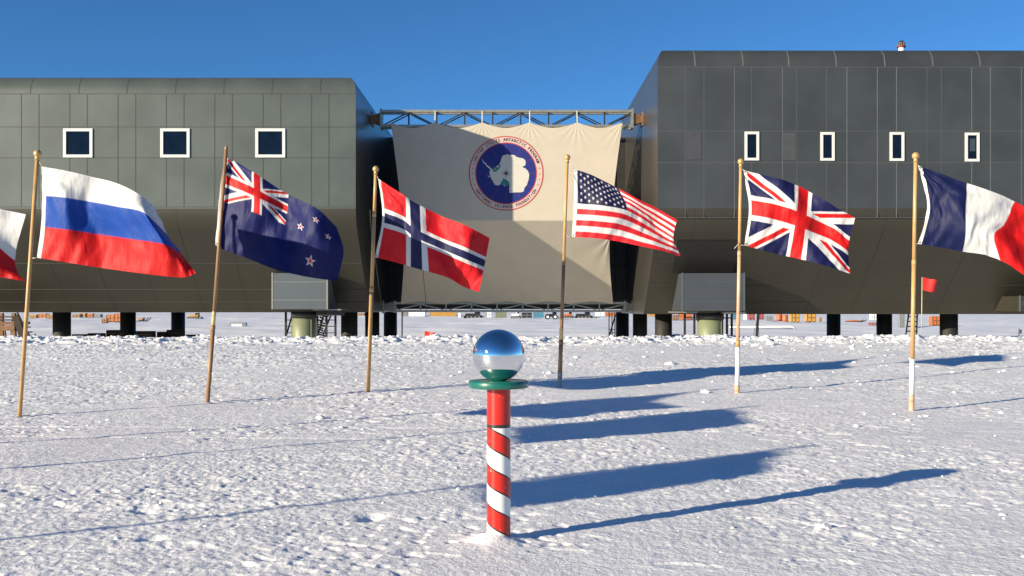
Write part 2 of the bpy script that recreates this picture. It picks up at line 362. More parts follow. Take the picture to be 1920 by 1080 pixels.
# ---- right block
XR=X_(1233); ZTR=Z_(95.5,45.47)
RB=empty('station_building',(XR+10,YF+8,-1.5),'taller slate-grey station block with narrow white framed windows, right of the banner','building','raised station blocks')
lvR=block(XR,44,YF,DL,ZTR,Z_(125),ZK+.02,.91,4.8,RB,M['wall_r'],True,False,M['side'])
winsR=[(1396,1423,247,301),(1538,1564.5,248,301.5),(1668,1695,248,302),(1809,1836,249,303)]
skR=[(a-4,b+4,246,304) for a,b,_,_ in winsR]
sm2=MB()
us=[1285,1320,1377,1409,1467,1494,1550,1588,1645,1681,1738,1765,1822,1857,1915,1948]
for u in us: seams(sm2,[u],None,126,408,YF,.036 if u in (1588,1645,1681,1822,1857) else .026,0 if u in (1377,1467,1588,1645,1681,1822,1857,1915) else 1,skR)
for u in (1303,1393,1479,1568,1659,1749,1838,1928): bent(sm2,u,lvR,Z_(124),ZTR-.02,YF,.055,0)
for v in (126,246,305,408): sm2.box(XR,44,YF-.003,YF+.02,Z_(v)-.012,Z_(v)+.012,1)
for u in (1303,1393,1568,1663,1838): bent(sm2,u,lvR,.95,ZK+.4,YF,.03,2 )
for z in (3.4,2.3,1.5): y=YF+slope_y(z,lvR); sm2.box(XR,44,y-.012,y+.03,z-.012,z+.012,2)
sm2.build('panel_joints',[M['seam_r'],mat('grey_joint_cover',(.066,.072,.073),.6),M['seam_m']],RB)
pn=MB(); pn.box(X_(1288),X_(1315),YF-.012,YF+.01,Z_(299),Z_(248)); pn.build('cover_panel',mat('dark_cover_panel',(.048,.05,.056),.5),RB)
pn=MB(); pn.box(X_(1467),X_(1492),YF-.012,YF+.01,Z_(301),Z_(249)); pn.build('cover_panel',mat('dark_cover_panel_b',(.052,.055,.058),.5),RB)
for n_,w_ in enumerate(winsR): window(*w_,RB,YF,n_==3,.115)
utility_box(1279,1396,512,583,RB,M['box_r'],46.35)
utility_box(1912,2010,555,584,RB,M['under'],46.9)
# recess shade above the right box, put in as a flat dark plate
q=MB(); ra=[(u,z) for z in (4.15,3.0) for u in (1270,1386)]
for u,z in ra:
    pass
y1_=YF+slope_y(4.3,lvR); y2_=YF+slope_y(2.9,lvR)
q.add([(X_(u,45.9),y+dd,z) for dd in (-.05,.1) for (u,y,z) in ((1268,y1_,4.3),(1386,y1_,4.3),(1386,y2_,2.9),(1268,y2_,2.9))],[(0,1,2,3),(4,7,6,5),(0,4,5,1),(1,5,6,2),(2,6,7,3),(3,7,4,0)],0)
q.build('recess_shade_plate',M['pile'],RB)
for u,w,Y in ((1244,32,51.5),(1200,27,58),(1167,24.5,63),(1779,32,51.5),(1658,28,58),(1563,25,63)): piling(u,w,Y,RB,top=1.0)
column(1331,47,RB,top=.98)
q=MB(); q.box(X_(1258,47.3),X_(1303,47.3),46.6,48.2,.98,1.05); q.build('ledge',M['steel'],RB); q=MB(); q.box(X_(1350,47.3),X_(1392,47.3),46.6,48.2,.95,1.03); q.build('ledge',M['steel'],RB)
q=MB(); q.box(X_(592,47.3),X_(644,47.3),46.6,48.2,1.1,1.16); q.box(X_(592,47.3)+.1,X_(640,47.3),46.9,48.2,.85,1.1,1); q.build('ledge',[M['steel'],M['dsteel']],LB)
# roof vent
Y=46.4; x=X_(1690,Y); V=empty('roof_vent',(x,Y,ZTR),'small roof vent with red collar and dark turning cap on the right roof','roof vent')
zv=lambda v: Z_(v,Y)
q=MB(); q.tube([(x,Y,ZTR-.05),(x,Y,zv(89))],.13,16); q.build('vent_pipe',M['white'],V)
q=MB(); q.tube([(x,Y,zv(89)),(x,Y,zv(86.5))],.2,20); q.build('collar',M['redp'],V)
q=MB(); q.sphere((x,Y,zv(81.5)),.15,16,10,sc=(1,1,.9))
for k in range(10):
    a=k*PI/5; q.bar((x+.12*math.cos(a),Y+.12*math.sin(a),zv(86.5)),(x+.17*math.cos(a),Y+.17*math.sin(a),zv(80)),.035,1)
q.build('turbine_cap',[M['dsteel'],M['steel']],V)
# ---- link between blocks
LK=empty('station_link',(0,60,-1.5),'dark recessed link behind the banner joining the two station blocks','building')
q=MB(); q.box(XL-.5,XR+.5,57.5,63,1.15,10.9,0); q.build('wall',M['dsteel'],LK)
q=MB(); q.box(XL-.1,XR+.1,57.2,57.46,10.9,11.0,0)
for k in range(14): q.box(XL+.3+k*.97,XL+.36+k*.97,57.44,57.5,1.2,10.85)
for z in (3.6,7.2): q.box(XL,XR,57.43,57.5,z,z+.1)
q.build('wall_ribs',M['pile'],LK)
q=MB(); q.tube([(X_(1186,56),56,2.4),(X_(1186,56),56,6.2)],.05,10); q.tube([(X_(1196,55),55,3.2),(X_(1196,55),55,6.4)],.05,10); q.build('conduit',M['steel'],LK)
# ------------------------------------------------------------------ trusses
def truss(x0,x1,y0,y1,zt,zb,name,label,nb,m,md,xw0,xw1,brm,dep=.55):
    T=empty(name,((x0+x1)/2,(y0+y1)/2,zb),label,'truss','banner trusses')
    def pt(t,z,dy=0): return (x0+(x1-x0)*t,y0+(y1-y0)*t+dy,z)
    q=MB()
    for z in (zt,zb):
        for dy in (0,dep): q=MB(); q.bar(pt(0,z,dy),pt(1,z,dy),.11,0,.12); q.build('chord',m,T)
    q=MB()
    for i in range(nb+1):
        t=i/nb; 
        q.bar(pt(t,zb+.06),pt(t,zt-.06),.075)
        q.bar(pt(t,zt,.05),pt(t,zt,dep-.05),.06)
        q.bar(pt(t,zb,.05),pt(t,zb,dep-.05),.06)
    for i in range(nb):
        a,b_=i/nb,(i+1)/nb
        if i%2==0: q.bar(pt(a+.12/nb,zb+.08,.03),pt(b_-.05/nb,zt-.08,.03),.055); q.bar(pt(a+.12/nb,zb+.08,dep),pt(b_-.05/nb,zt-.08,dep),.05)
        else: q.bar(pt(a+.05/nb,zt-.08,.03),pt(b_-.12/nb,zb+.08,.03),.055); q.bar(pt(a+.05/nb,zt-.08,dep),pt(b_-.12/nb,zb+.08,dep),.05)
    q.build('web',md,T)
    for xe,xw,ye in ((x0,xw0,y0),(x1,xw1,y1)):
        q=MB(); q.box(min(xe,xe)-.05,xe+.05,ye-.06,ye+dep+.06,zb-.1,zt+.12,1)
        s=1 if xw>xe else -1; zc=(zt+zb)/2
        xa,xb=xe+.06*s,xw-.05*s
        q.add([(xa,ye+dy,zc+dz) for dy in (0,dep) for dz in (-.3,.3)]+[(xb,ye+dy,zc+dz) for dy in (.1,dep-.1) for dz in (-.17,.17)],[(0,1,5,4),(2,6,7,3),(0,4,6,2),(1,3,7,5)],0)
        q.box(min(xb,xb+.1*s),max(xb,xb+.1*s),ye-.05,ye+dep+.05,zc-.34,zc+.34,0)
        q.build('end_bracket',[brm,m],T)
    return T
YB=49.5; ZTT=Z_(206.5,YB); ZTB=Z_(234.5,YB)
truss(X_(713,YB),X_(1187,YB),YB+.25,YB+.25,ZTT,ZTB,'banner_truss','upper steel lattice truss spanning between the blocks above the banner',9,M['steel'],M['dsteel'],XL,XR,M['rust'])
YB2=54.0
truss(X_(740,YB2),X_(1172,YB2),YB2+.15,YB2+.15,1.48,1.05,'banner_truss','lower steel lattice truss below the banner between the blocks',9,M['steel'],M['steel'],XL,XR,M['steel'])
# ------------------------------------------------------------------ banner
BN=empty('banner',(-.3,YB,1.3),'large cream fabric banner with round blue seal stretched between the blocks','banner')
nx,nz_=330,260
bx0,bx1=X_(733,YB),X_(1166.5,YB); zk=Z_(413.5,YB)
zt_b=Z_(234,YB); bz=1.42; Lu=zt_b-zk; Ll=math.hypot(YB2-YB,zk-bz); Lt=Lu+Ll; tc_=Lu/Lt
att=[0,.19,.394,.60,.805,1.0]; attb=[0,.2,.4,.6,.8,1.0]
vs=[]
for j in range(nz_+1):
    t=j/nz_
    for i_ in range(nx+1):
        s=i_/nx; e=2*s-1
        # scalloped upper and lower edges
        k=max(n for n in range(5) if att[n]<=s+1e-9) if s<1 else 4; f=(s-att[k])/(att[k+1]-att[k]); sag=.27*math.sin(PI*min(max(f,0),1))**1.0*1.0
        peak=.12
        kb=min(int(s*5),4); fb=s*5-kb; sagb=.20*math.sin(PI*fb)
        L_=t*Lt+ (sag-peak)*max(0,1-t*5)**1.3 - sagb*max(0,1-(1-t)*5)**1.3
        if L_<=Lu: y=YB; z=zt_b-L_
        else: q_=(L_-Lu)/Ll; y=YB+(YB2-YB)*q_; z=zk-(zk-bz)*q_
        pin=.52*math.sin(PI*t)**1.1*(abs(e)**7)
        x=bx0+(bx1-bx0)*s-math.copysign(pin,e)
        dy=0
        for a in att:
            dx=(s-a)*(bx1-bx0); dz=z-zt_b-.1; r=math.hypot(dx,dz)+.05; ang=math.atan2(dx,-dz)
            dy+=.017*math.exp(-r/.55)*math.sin(ang*17+a*9)*min(1,r/.25)
        for ex in (0,1):
            dx=(s-ex)*(bx1-bx0); dz=z-(zk-.7); r=math.hypot(dx,dz)+.05; ang=math.atan2(dz,abs(dx))
            dy+=.03*math.exp(-r/.9)*math.sin(ang*11)*min(1,r/.3)
        for a in attb:
            dx=(s-a)*(bx1-bx0); dz=z-bz; r=math.hypot(dx,dz)+.05; ang=math.atan2(dx,dz)
            dy+=.02*math.exp(-r/.6)*math.sin(ang*13+a*5)*min(1,r/.25)
        dy+=.012*math.sin(s*9+t*3)*math.sin(t*7)
        rs_=math.hypot(x-X_(949,YB),z-Z_(325,YB)); dy*=min(1,max(0,(rs_-1.86)/.4))
        vs.append((x,y+dy,z))
fs=[(j*(nx+1)+i_,(j+1)*(nx+1)+i_,(j+1)*(nx+1)+i_+1,j*(nx+1)+i_+1) for j in range(nz_) for i_ in range(nx)]
def cream(name,c):
    m=mat(name,c,.8,0,.03,1.2,.12,3); b=m.node_tree.nodes['Principled BSDF']; b.inputs['Specular IOR Level'].default_value=.2; return m
M['cream']=cream('cream_banner_fabric',(.47,.42,.34))
q=MB(); q.add(vs,fs,0,True); q.build('fabric',M['cream'],BN)
for a in att[1:-1]:
    x=bx0+(bx1-bx0)*a; q=MB(); q.bar((x,YB+.02,zt_b+.1),(x,YB+.15,ZTT-.02),.045); q.build('tie_strap',M['header'],BN)
for x,d in ((bx0,-.3),(bx1,.3)): q=MB(); q.bar((x,YB,zt_b),(x+d,YB+.2,ZTB+.05),.05); q.build('tie_strap',M['header'],BN)
# seal
SC=Vector((X_(949,YB),YB-.012,Z_(325,YB))); SR=70*YB/F; k_=SR/400.0
def arc(r,a0=0,a1=360,n=96): return [(r*math.cos(math.radians(a0+(a1-a0)*i/n)),r*math.sin(math.radians(a0+(a1-a0)*i/n))) for i in range(n+1)]
layer=[0]
def flat(mbq,pts,m,d):
    from mathutils.geometry import tessellate_polygon
    tr=tessellate_polygon([[Vector((p[0],p[1],0)) for p in pts]])
    mbq.add([(SC.x+p[0]*k_,SC.y-d,SC.z+p[1]*k_) for p in pts],[tuple(t) for t in tr],m)
def annul(mbq,r0,r1,m,d,n=96):
    vs=[];fs=[]
    for i in range(n):
        a=2*PI*i/n
        for r in (r0,r1): vs.append((SC.x+r*k_*math.cos(a),SC.y-d,SC.z+r*k_*math.sin(a)))
    for i in range(n): j=(i+1)%n; fs.append((2*i,2*i+1,2*j+1,2*j))
    mbq.add(vs,fs,m)
M['s_red']=mat('seal_red_print',(.42,.05,.04),.7); M['s_blue']=mat('seal_blue_print',(.003,.012,.15),.7,var=.05); M['s_ring']=mat('seal_cream_print',(.50,.40,.35),.7,var=.03)
M['s_land']=mat('seal_land_print',(.50,.48,.42),.7,var=.03); M['s_green']=mat('seal_green_print',(.015,.16,.15),.7); M['s_ink']=mat('seal_ink_print',(.07,.012,.02),.7); M['s_mer']=mat('seal_meridian_print',(.10,.02,.12),.7)
sl_=MB()
annul(sl_,388,400,0,.0); annul(sl_,332,388,2,.0); annul(sl_,322,332,0,.0); flat(sl_,arc(322)[:-1],1,.0)
for k in range(12):
    a=PI*k/6; c,s=math.cos(a),math.sin(a); w=2.6
    flat(sl_,[(c*150-s*w,s*150+c*w),(c*150+s*w,s*150-c*w),(c*320+s*w,s*320-c*w),(c*320-s*w,s*320+c*w)],5,.004)
land=[(310,392),(320,422),(345,436),(355,455),(378,466),(395,488),(412,498),(420,518),(438,530),(458,520),(480,500),(494,470),(486,442),(500,420),(508,392),(515,368),(532,350),(560,345),(574,338),(600,348),(630,345),(652,350),(672,368),(700,376),(738,382),(764,402),(770,430),(764,458),(738,470),(738,480),(766,490),(795,520),(807,560),(801,610),(782,668),(757,698),(747,738),(720,747),(660,747),(595,753),(592,700),(598,662),(582,626),(548,606),(530,598),(514,628),(500,645),(500,664),(470,672),(440,668),(425,640),(406,610),(392,580),(384,548),(380,520),(394,512),(384,494),(368,482),(348,466),(340,448),(322,438),(312,420),(304,396)]
flat(sl_,[(x-560,543-y) for x,y in land],3,.008)
for g in ([(412,482),(440,472),(470,460),(502,452),(494,482),(480,502),(455,524),(436,530),(420,516)],[(530,596),(560,610),(586,630),(598,662),(580,678),(545,680),(520,668),(500,650),(514,628)]):
    flat(sl_,[(x-560,543-y) for x,y in g],4,.012)
for cx,cy,r in ((470,470,12),(445,500,7),(378,578,7),(366,572,5),(540,675,6)): flat(sl_,[(cx-560+r*math.cos(a*PI/4),543-cy+r*math.sin(a*PI/4)) for a in range(8)],3,.016)
for k in range(8):
    a=PI*k/4; r=58 if k%2==0 else 42; c,s=math.cos(a),math.sin(a); w=5
    flat(sl_,[(-s*w,c*w),(s*w,-c*w),(c*r,s*r)],6,.016+.002*k)
for sd_ in (-1,1):
    for a in (-19,-9.5,0,9.5,19):
        t=math.radians(a-1); c,s=361*math.cos(t)*sd_,361*math.sin(t)
        flat(sl_,[(c+(9 if n%2==0 else 4)*math.sin(n*PI/5),s+(9 if n%2==0 else 4)*math.cos(n*PI/5)) for n in range(10)],6,.006)
so=sl_.build('seal',[M['s_red'],M['s_blue'],M['s_ring'],M['s_land'],M['s_green'],M['s_mer'],M['s_ink']],BN)
lt=MB()
def letters(txt,a0,a1,r,flip):
    n=len(txt)
    for i_,ch in enumerate(txt):
        if ch==' ': continue
        a=math.radians(a0+(a1-a0)*i_/(n-1))
        cu=bpy.data.curves.new('t','FONT'); cu.body=ch; cu.align_x='CENTER'; cu.align_y='CENTER'; cu.size=42; cu.resolution_u=2; cu.offset=1.3
        ob=bpy.data.objects.new('t',cu); COL.objects.link(ob); bpy.context.view_layer.update()
        me_=bpy.data.meshes.new_from_object(ob.evaluated_get(bpy.context.evaluated_depsgraph_get()))
        rot=a-PI/2 if not flip else a+PI/2; c,s=math.cos(rot),math.sin(rot)
        lt.add([(SC.x+k_*(r*math.cos(a)+c*v.co.x*.84-s*v.co.y*1.05),SC.y-.01,SC.z+k_*(r*math.sin(a)+s*v.co.x*.84+c*v.co.y*1.05)) for v in me_.vertices],[list(p.vertices) for p in me_.polygons])
        bpy.data.objects.remove(ob); bpy.data.meshes.remove(me_); bpy.data.curves.remove(cu)
letters('UNITED STATES ANTARCTIC PROGRAM',157,20,360,False)
letters('NATIONAL SCIENCE FOUNDATION',211,329,360,True)
lt.build('lettering',M['s_ink'],so)
# ------------------------------------------------------------------ flags
WHT=(.60,.60,.585);RED=(.52,.008,.009);NAVY=(.008,.010,.062);RBLUE=(.008,.055,.30);BLK=(.015,.015,.015);YEL=(.75,.5,.03);SKY=(.2,.45,.75)
def uj(u,v,navy=NAVY,red=RED):
    x=u*60-30;y=15-v*30
    if abs(x)<3 or abs(y)<3: return red
    if abs(x)<5 or abs(y)<5: return WHT
    n=math.hypot(30,15); d1=(y*30-x*15)/n; d2=(y*30+x*15)/n
    d=d1 if x*y>0 else d2
    if (x<0 and -2<d<0) or (x>0 and 0<d<2): return red
    if abs(d)<3: return WHT
    return navy
def instar(x,y,cx,cy,r,n=5):
    dx,dy=x-cx,cy-y; rr=math.hypot(dx,dy)
    if rr>r: return False
    a=(math.atan2(dx,dy)%(2*PI/n)); a=min(a,2*PI/n-a); r2=r*.382
    # edge between tip (r,0) and notch (r2,pi/n)
    bx,by=r2*math.cos(PI/n),r2*math.sin(PI/n); px,py=rr*math.cos(a),rr*math.sin(a)
    return (bx-r)*(py)-(by)*(px-r)>=0
def c_russia(u,v): return WHT if v<1/3 else RBLUE if v<2/3 else RED
def c_nz(u,v):
    nb=(.007,.011,.085)
    if u<.5 and v<.5: return uj(u*2,v*2,nb)
    X,Y=u*2,v
    for cx,cy,r in ((1.25,.43,.062),(1.5,.2,.062),(1.74,.37,.062),(1.5,.8,.085)):
        if instar(X*.83,Y,cx*.83,cy,r*.55): return RED
        if instar(X*.83,Y,cx*.83,cy,r*.95): return WHT
    return nb
def c_norway(u,v):
    x,y=u*22,v*16; rd=(.58,.012,.018); nv=(.012,.015,.068)
    if 7<x<9 or 7<y<9: return nv
    if 6<x<10 or 6<y<10: return WHT
    return rd
def c_us(u,v):
    if u<.4 and v<7/13:
        cx=u/.4*12; cy=v/(7/13)*10; i_=round(cx); j=round(cy)
        if 1<=i_<=11 and 1<=j<=9 and (i_+j)%2==0:
            if instar((cx-i_)*.063*.83*1.9/1.0,(cy-j)*.0538,0,0,.035): return WHT
        return (.009,.010,.05)
    return (.55,.015,.025) if int(v*13)%2==0 else WHT
def c_france(u,v): return (.006,.010,.055) if u<1/3 else WHT if u<2/3 else RED
def c_chile(u,v):
    if v>.5: return RED
    if u<1/3: return WHT if instar(u*1.5,v,.25,.25,.12) else RBLUE
    return WHT
def c_arg(u,v): return WHT if 1/3<v<2/3 else SKY
def c_bel(u,v): return BLK if u<1/3 else YEL if u<2/3 else RED
def cr_w(t):
    return (-.5*t+t*t-.5*t**3, 1-2.5*t*t+1.5*t**3, .5*t+2*t*t-1.5*t**3, -.5*t*t+.5*t**3)
def interp(ks,P_,x):
    """Catmull-Rom on uneven keys (points as np arrays)"""
    n=len(ks); k=0
    while k<n-2 and x>ks[k+1]: k+=1
    h=ks[k+1]-ks[k]; t=(x-ks[k])/h
    def tan(i_):
        if i_==0: return (P_[1]-P_[0])/(ks[1]-ks[0])
        if i_==n-1: return (P_[-1]-P_[-2])/(ks[-1]-ks[-2])
        return (P_[i_+1]-P_[i_-1])/(ks[i_+1]-ks[i_-1])
    m0,m1=tan(k)*h,tan(k+1)*h
    return (2*t**3-3*t*t+1)*P_[k]+(t**3-2*t*t+t)*m0+(-2*t**3+3*t*t)*P_[k+1]+(t**3-t*t)*m1
def flag_surface(us,vs_,rows,deps,Y0,nu=250,nv=150,wr=1.0,seed=0):
    """rows: picture positions of real cloth points; deps: metres nearer/farther than the pole"""
    R_=[[np.array(P(p[0],p[1],Y0+d-.28*k)) for p,d,k in zip(r,dr,us)] for r,dr in zip(rows,deps)]
    rn=np.random.RandomState(seed); ph=rn.rand(8)*6.28
    G=np.zeros((nv+1,nu+1,3))
    for i_ in range(nu+1):
        u=i_/nu; colp=[interp(us,r,u) for r in R_]
        for j in range(nv+1): G[j,i_]=interp(vs_,colp,j/nv)
    U,V=np.meshgrid(np.linspace(0,1,nu+1),np.linspace(0,1,nv+1))
    am=np.clip(U*5,0,1)
    d=.034*am*np.sin(U*9+V*3.0+ph[0])+.014*am*np.sin(U*17-V*5+ph[1])+.007*am*np.sin(U*31+V*9+ph[2])
    # tension folds fanning from the top corner
    ang=np.arctan2(V*.62,U+.02); rad=np.hypot(U,V*.62)
    d+=.012*np.sin(ang*14+ph[3])*np.exp(-rad/.35)*np.clip(rad/.06,0,1)
    d+=.005*np.sin((U*1.0+V*.12)*62+ph[4]+1.5*np.sin(V*7))*np.clip(1.2*V-.1,0,1)
    nz=mk_noise(seed+50,64); d+=.020*(nz(U*7,V*4.5)-.5)+.010*(nz(U*16+3,V*9)-.5)+.006*(nz(U*30+3,V*9+U*6)-.5)
    G[:,:,1]+=wr*d
    return G
FL={}
def build_flag(G,colf,label,gname='national flags flying round the striped pole',topname='flag',band=True,cord=None,bandw=.028):
    nv,nu=G.shape[0]-1,G.shape[1]-1; o0=G[0,0]
    E=empty(topname,tuple(o0),label,'flag',gname)
    nb=max(2,int(round(nu*bandw))) if band else 0
    co=(G[:,nb:]-o0).reshape(-1,3).astype(np.float32); w=nu+1-nb
    i=np.arange(nv*(w-1)); r_=i//(w-1); c_=i%(w-1); k=r_*w+c_
    qd=np.stack([k,k+w,k+w+1,k+1],-1).astype(np.int32)
    me=bpy.data.meshes.new('cloth'); me.vertices.add(len(co)); me.vertices.foreach_set('co',co.ravel()); me.loops.add(qd.size); me.loops.foreach_set('vertex_index',qd.ravel())
    me.polygons.add(len(qd)); me.polygons.foreach_set('loop_start',np.arange(0,qd.size,4,dtype=np.int32)); me.polygons.foreach_set('loop_total',np.full(len(qd),4,dtype=np.int32)); me.polygons.foreach_set('use_smooth',np.ones(len(qd),dtype=bool)); me.update(calc_edges=True)
    at=me.color_attributes.new('Col','FLOAT_COLOR','POINT'); cs=np.ones((nv+1,w,4),dtype=np.float32)
    for j in range(nv+1):
        for i_ in range(w):
            c0=np.zeros(3); 
            for du,dv in ((-.25,-.25),(.25,-.25),(-.25,.25),(.25,.25)):
                c0+=np.array(colf(min(.9999,max(0,(i_+du)/(w-1))),min(.9999,max(0,(j+dv)/nv))))
            cs[j,i_,:3]=c0/4
    at.data.foreach_set('color',cs.ravel()); me.materials.append(M['cloth'])
    ob=bpy.data.objects.new('cloth',me); COL.objects.link(ob); ob.parent=E
    if band:
        q=MB(); q.add(G[:,:nb+1].reshape(-1,3),[(a*(nb+1)+b_,(a+1)*(nb+1)+b_,(a+1)*(nb+1)+b_+1,a*(nb+1)+b_+1) for a in range(nv) for b_ in range(nb)],0,True)
        for t in (.02,.98):
            p=G[int(t*nv),nb//2]; q.tube([(p[0],p[1]-.004,p[2]),(p[0],p[1]+.004,p[2])],.012,10,1)
        q.build('heading_band',[M['header'],M['steel']],E)
    if cord:
        for a,b_ in cord: q=MB(); q.tube([a,b_],.004,6); q.build('tie_cord',M['cord'],E)
    return E
def pole(base,top,label,segs,ball=True,r=.024,ballm='gold',foot=True):
    """segs: list of (fraction from the top, material key)"""
    E=empty('flagpole',base,label,'flagpole','flagpoles standing in the snow')
    a=Vector(base);b=Vector(top); a2=a+(a-b).normalized()*.25
    mats=[];q=MB(); f0=0
    for n_,(f1,mk) in enumerate(segs):
        mats.append(M[mk]); p0=b+(a-b)*f0; p1=b+(a-b)*f1 if n_<len(segs)-1 else a2
        rr=r*(.9+.12*n_); q.tube([p0,p1],[rr,rr],14,n_)
        if n_>0 and n_<len(segs): q.tube([p0-(a-b).normalized()*.0,p0+(a-b).normalized()*.07],rr*1.05,14,n_)
        f0=f1
    q.build('pole',mats,E)
    d=(b-a).normalized()
    if ball:
        q=MB(); c=b+d*.035; q.sphere(c,.043,20,12); q.tube([b-d*.035,b-d*.01,b+d*.01],[.030,.022,.027],16); q.build('finial',M[ballm],E)
    else:
        q=MB(); q.tube([b-d*.02,b+d*.02,b+d*.05],[r*1.0,r*.9,r*.35],12); q.build('pole_tip',M['brown'],E)
    return E
def mkpole(ub,vb,ut,vt,label,segs,**k):
    g=gp(ub,vb); t=P(ut,vt,g[1]); return pole(g,t,label,segs,**k),g,t
# --- Russia
E,g,t=mkpole(37,780,70,294,'golden wooden pole with gold ball, carrying the white, blue and red flag',[(1,'wood')])
Y=g[1]
z=[0,-.06,.02,-.08,-.14,.16]
G=flag_surface([0,.2,.4,.6,.8,1],[0,1/3,2/3,1],[[(77,312),(122,320),(170,331),(222,345),(276,375),(305,414)],[(80,367),(125,371),(170,378),(218,387),(273,400),(313,440)],[(77,425),(130,431),(190,440),(250,449),(308,458),(340,476)],[(69,483),(130,493),(195,503),(262,512),(338,520),(365,512)]],[[0,-.04,.02,-.05,.0,.25],z,[0,-.05,.05,-.04,-.16,.1],[0,-.06,.03,-.08,-.14,-.08]],Y-.02,seed=1)
build_flag(G,c_russia,'flag with white, blue and red horizontal stripes curling at its fly end',cord=[(G[0,1],P(72,300,Y)),(G[-1,1],P(61,484,Y-.02))])
GR=G; gR=g; tR=t
# --- New Zealand
E,g,t=mkpole(389,755,424,280,'brown wooden pole without a ball, dark above and below a pale band',[(.64,'brown'),(.695,'palew'),(1,'brown')],ball=False)
Y=g[1]
G=flag_surface([0,.06,.25,.5,.75,1],[0,.5,1],[[(421,294),(434,299),(479,325),(536,362),(594,391),(632,426)],[(411,376),(424,380),(475,398),(531,420),(588,446),(643,470)],[(404,459),(415,466),(462,484),(517,505),(575,519),(631,527)]],[[0,.0,-.04,.05,-.05,.2],[0,.02,-.09,.05,-.07,.08],[0,0,-.03,-.10,.0,.1]],Y+.045,seed=2)
build_flag(G,c_nz,'navy flag with Union canton and four red stars edged in white',cord=[(G[0,1],P(424,288,Y+.03)),(G[-1,1],P(408,455,Y+.03))])
# --- Norway
E,g,t=mkpole(690,737,704.5,322,'tan wooden pole with pale ball in front of the dark gap left of the banner',[(.18,'wood'),(.52,'wood'),(1,'wood')])
Y=g[1]
G=flag_surface([0,.27,.364,.6,.8,1],[0,.5,1],[[(709,335),(757,366),(773,377),(828,405),(875,424),(918,446)],[(717,407),(757,421),(775,435),(830,461),(872,478),(909,494)],[(703,482),(757,496),(776,502),(838,520),(868,537),(898,547)]],[[0,-.05,0,.09,-.02,.12],[0,-.02,-.1,.04,-.1,.12],[0,.06,.04,-.04,.08,-.05]],Y-.02,seed=3)
build_flag(G,c_norway,'red flag with a navy cross edged in white',cord=[(G[0,1],P(706,328,Y)),(G[-1,1],P(697,482,Y))])
# --- United States
E,g,t=mkpole(1049,727,1063.5,300,'pole with pale golden upper length and brown lower length in front of the banner',[(.44,'wood'),(.74,'brown'),(.79,'palew'),(.93,'brown'),(1,'greyw')])
Y=g[1]
G=flag_surface([0,.2,.4,.6,.8,1],[0,.54,1],[[(1077,317),(1117,331),(1156,352),(1195,373),(1233,391),(1270,412)],[(1076,381),(1123,385),(1172,394),(1210,414),(1240,434),(1262,449)],[(1072,444),(1117,447),(1160,453),(1200,461),(1240,470),(1276,481)]],[[0,-.02,.05,-.02,.05,0],[0,-.06,.0,.14,.20,.22],[0,-.03,.02,-.08,-.12,-.05]],Y-.02,nu=330,nv=208,wr=.8,seed=4)
build_flag(G,c_us,'flag with red and white stripes and a navy canton of white stars',cord=[(G[0,1],P(1064.5,303,Y)),(G[-1,1],P(1059,442,Y))])
# --- United Kingdom
E,g,t=mkpole(1382,737,1389,308,'yellowish wooden pole turning white near the snow, right of the banner',[(.38,'wood'),(.77,'peach'),(.80,'wood'),(.97,'whitew'),(1,'peach')])
Y=g[1]
G=flag_surface([0,.25,.5,.75,1],[0,.5,1],[[(1394,319),(1449,333),(1504,352),(1557,381),(1602,409)],[(1404,388),(1455,398),(1500,411),(1553,435),(1590,462)],[(1396,460),(1440,472),(1489,483),(1545,498),(1594,513)]],[[0,-.06,.04,-.05,.1],[0,-.02,-.08,.09,.12],[0,.06,.03,-.06,.02]],Y-.02,nu=300,nv=180,seed=5)
build_flag(G,uj,'Union flag with red and white crosses on dark blue',cord=[(G[0,1],P(1390,316,Y)),(G[-1,1],P(1386,459,Y)),(P(1386,455,Y-.03),P(1377,466,Y-.05))])
# --- France
E,g,t=mkpole(1709,770,1717,298,'tall yellow wooden pole with a white band near its foot, nearest the right edge',[(.40,'wood'),(.795,'wood'),(.94,'whitew'),(1,'peach')])
Y=g[1]
G=flag_surface([0,.333,.667,1],[0,.5,.75,1],[[(1722,310),(1811,341),(1899,377),(1985,418)],[(1738,378),(1805,400),(1880,420),(1960,495)],[(1733,418),(1804,435),(1864,441),(1955,520)],[(1721,457),(1799,471),(1877,487),(1950,545)]],[[0,-.05,.08,.0],[0,-.1,.02,.1],[0,-.08,-.1,.1],[0,.05,-.06,.05]],Y-.02,seed=6)
build_flag(G,c_france,'flag with blue, white and red vertical bands at the right edge',cord=[(G[0,1],P(1718,304,Y)),(G[-1,1],P(1713,458,Y))])
# --- Chile (only the fly end is in the picture)
def worldpole(x,y,h,lx,label): 
    z=float(gz(y)); b_=(x,y,z); t_=(x+lx,y,z+h); return pole(b_,t_,label,[(1,'wood')]),b_,t_
E,b_,t_=worldpole(-5.75,8.1,2.75,.17,'golden wooden pole just outside the left edge, carrying the white over red flag')
tu=960+t_[0]*F/t_[1]; tv=V0-(t_[2]-H)*F/t_[1]
G=flag_surface([0,.33,.67,.85,1],[0,.5,1],[[(tu+6,tv+22),(-225,330),(-100,368),(-28,386),(49,402)],[(tu-2,tv+122),(-235,420),(-95,430),(-20,447),(30,489)],[(tu-14,tv+222),(-240,510),(-90,512),(-20,517),(49,527)]],[[0,-.08,.06,-.03,.04],[0,.0,-.1,-.02,.12],[0,.08,-.04,-.08,.0]],t_[1]-.02,seed=7)
build_flag(G,c_chile,'white over red flag whose fly end enters at the left edge')
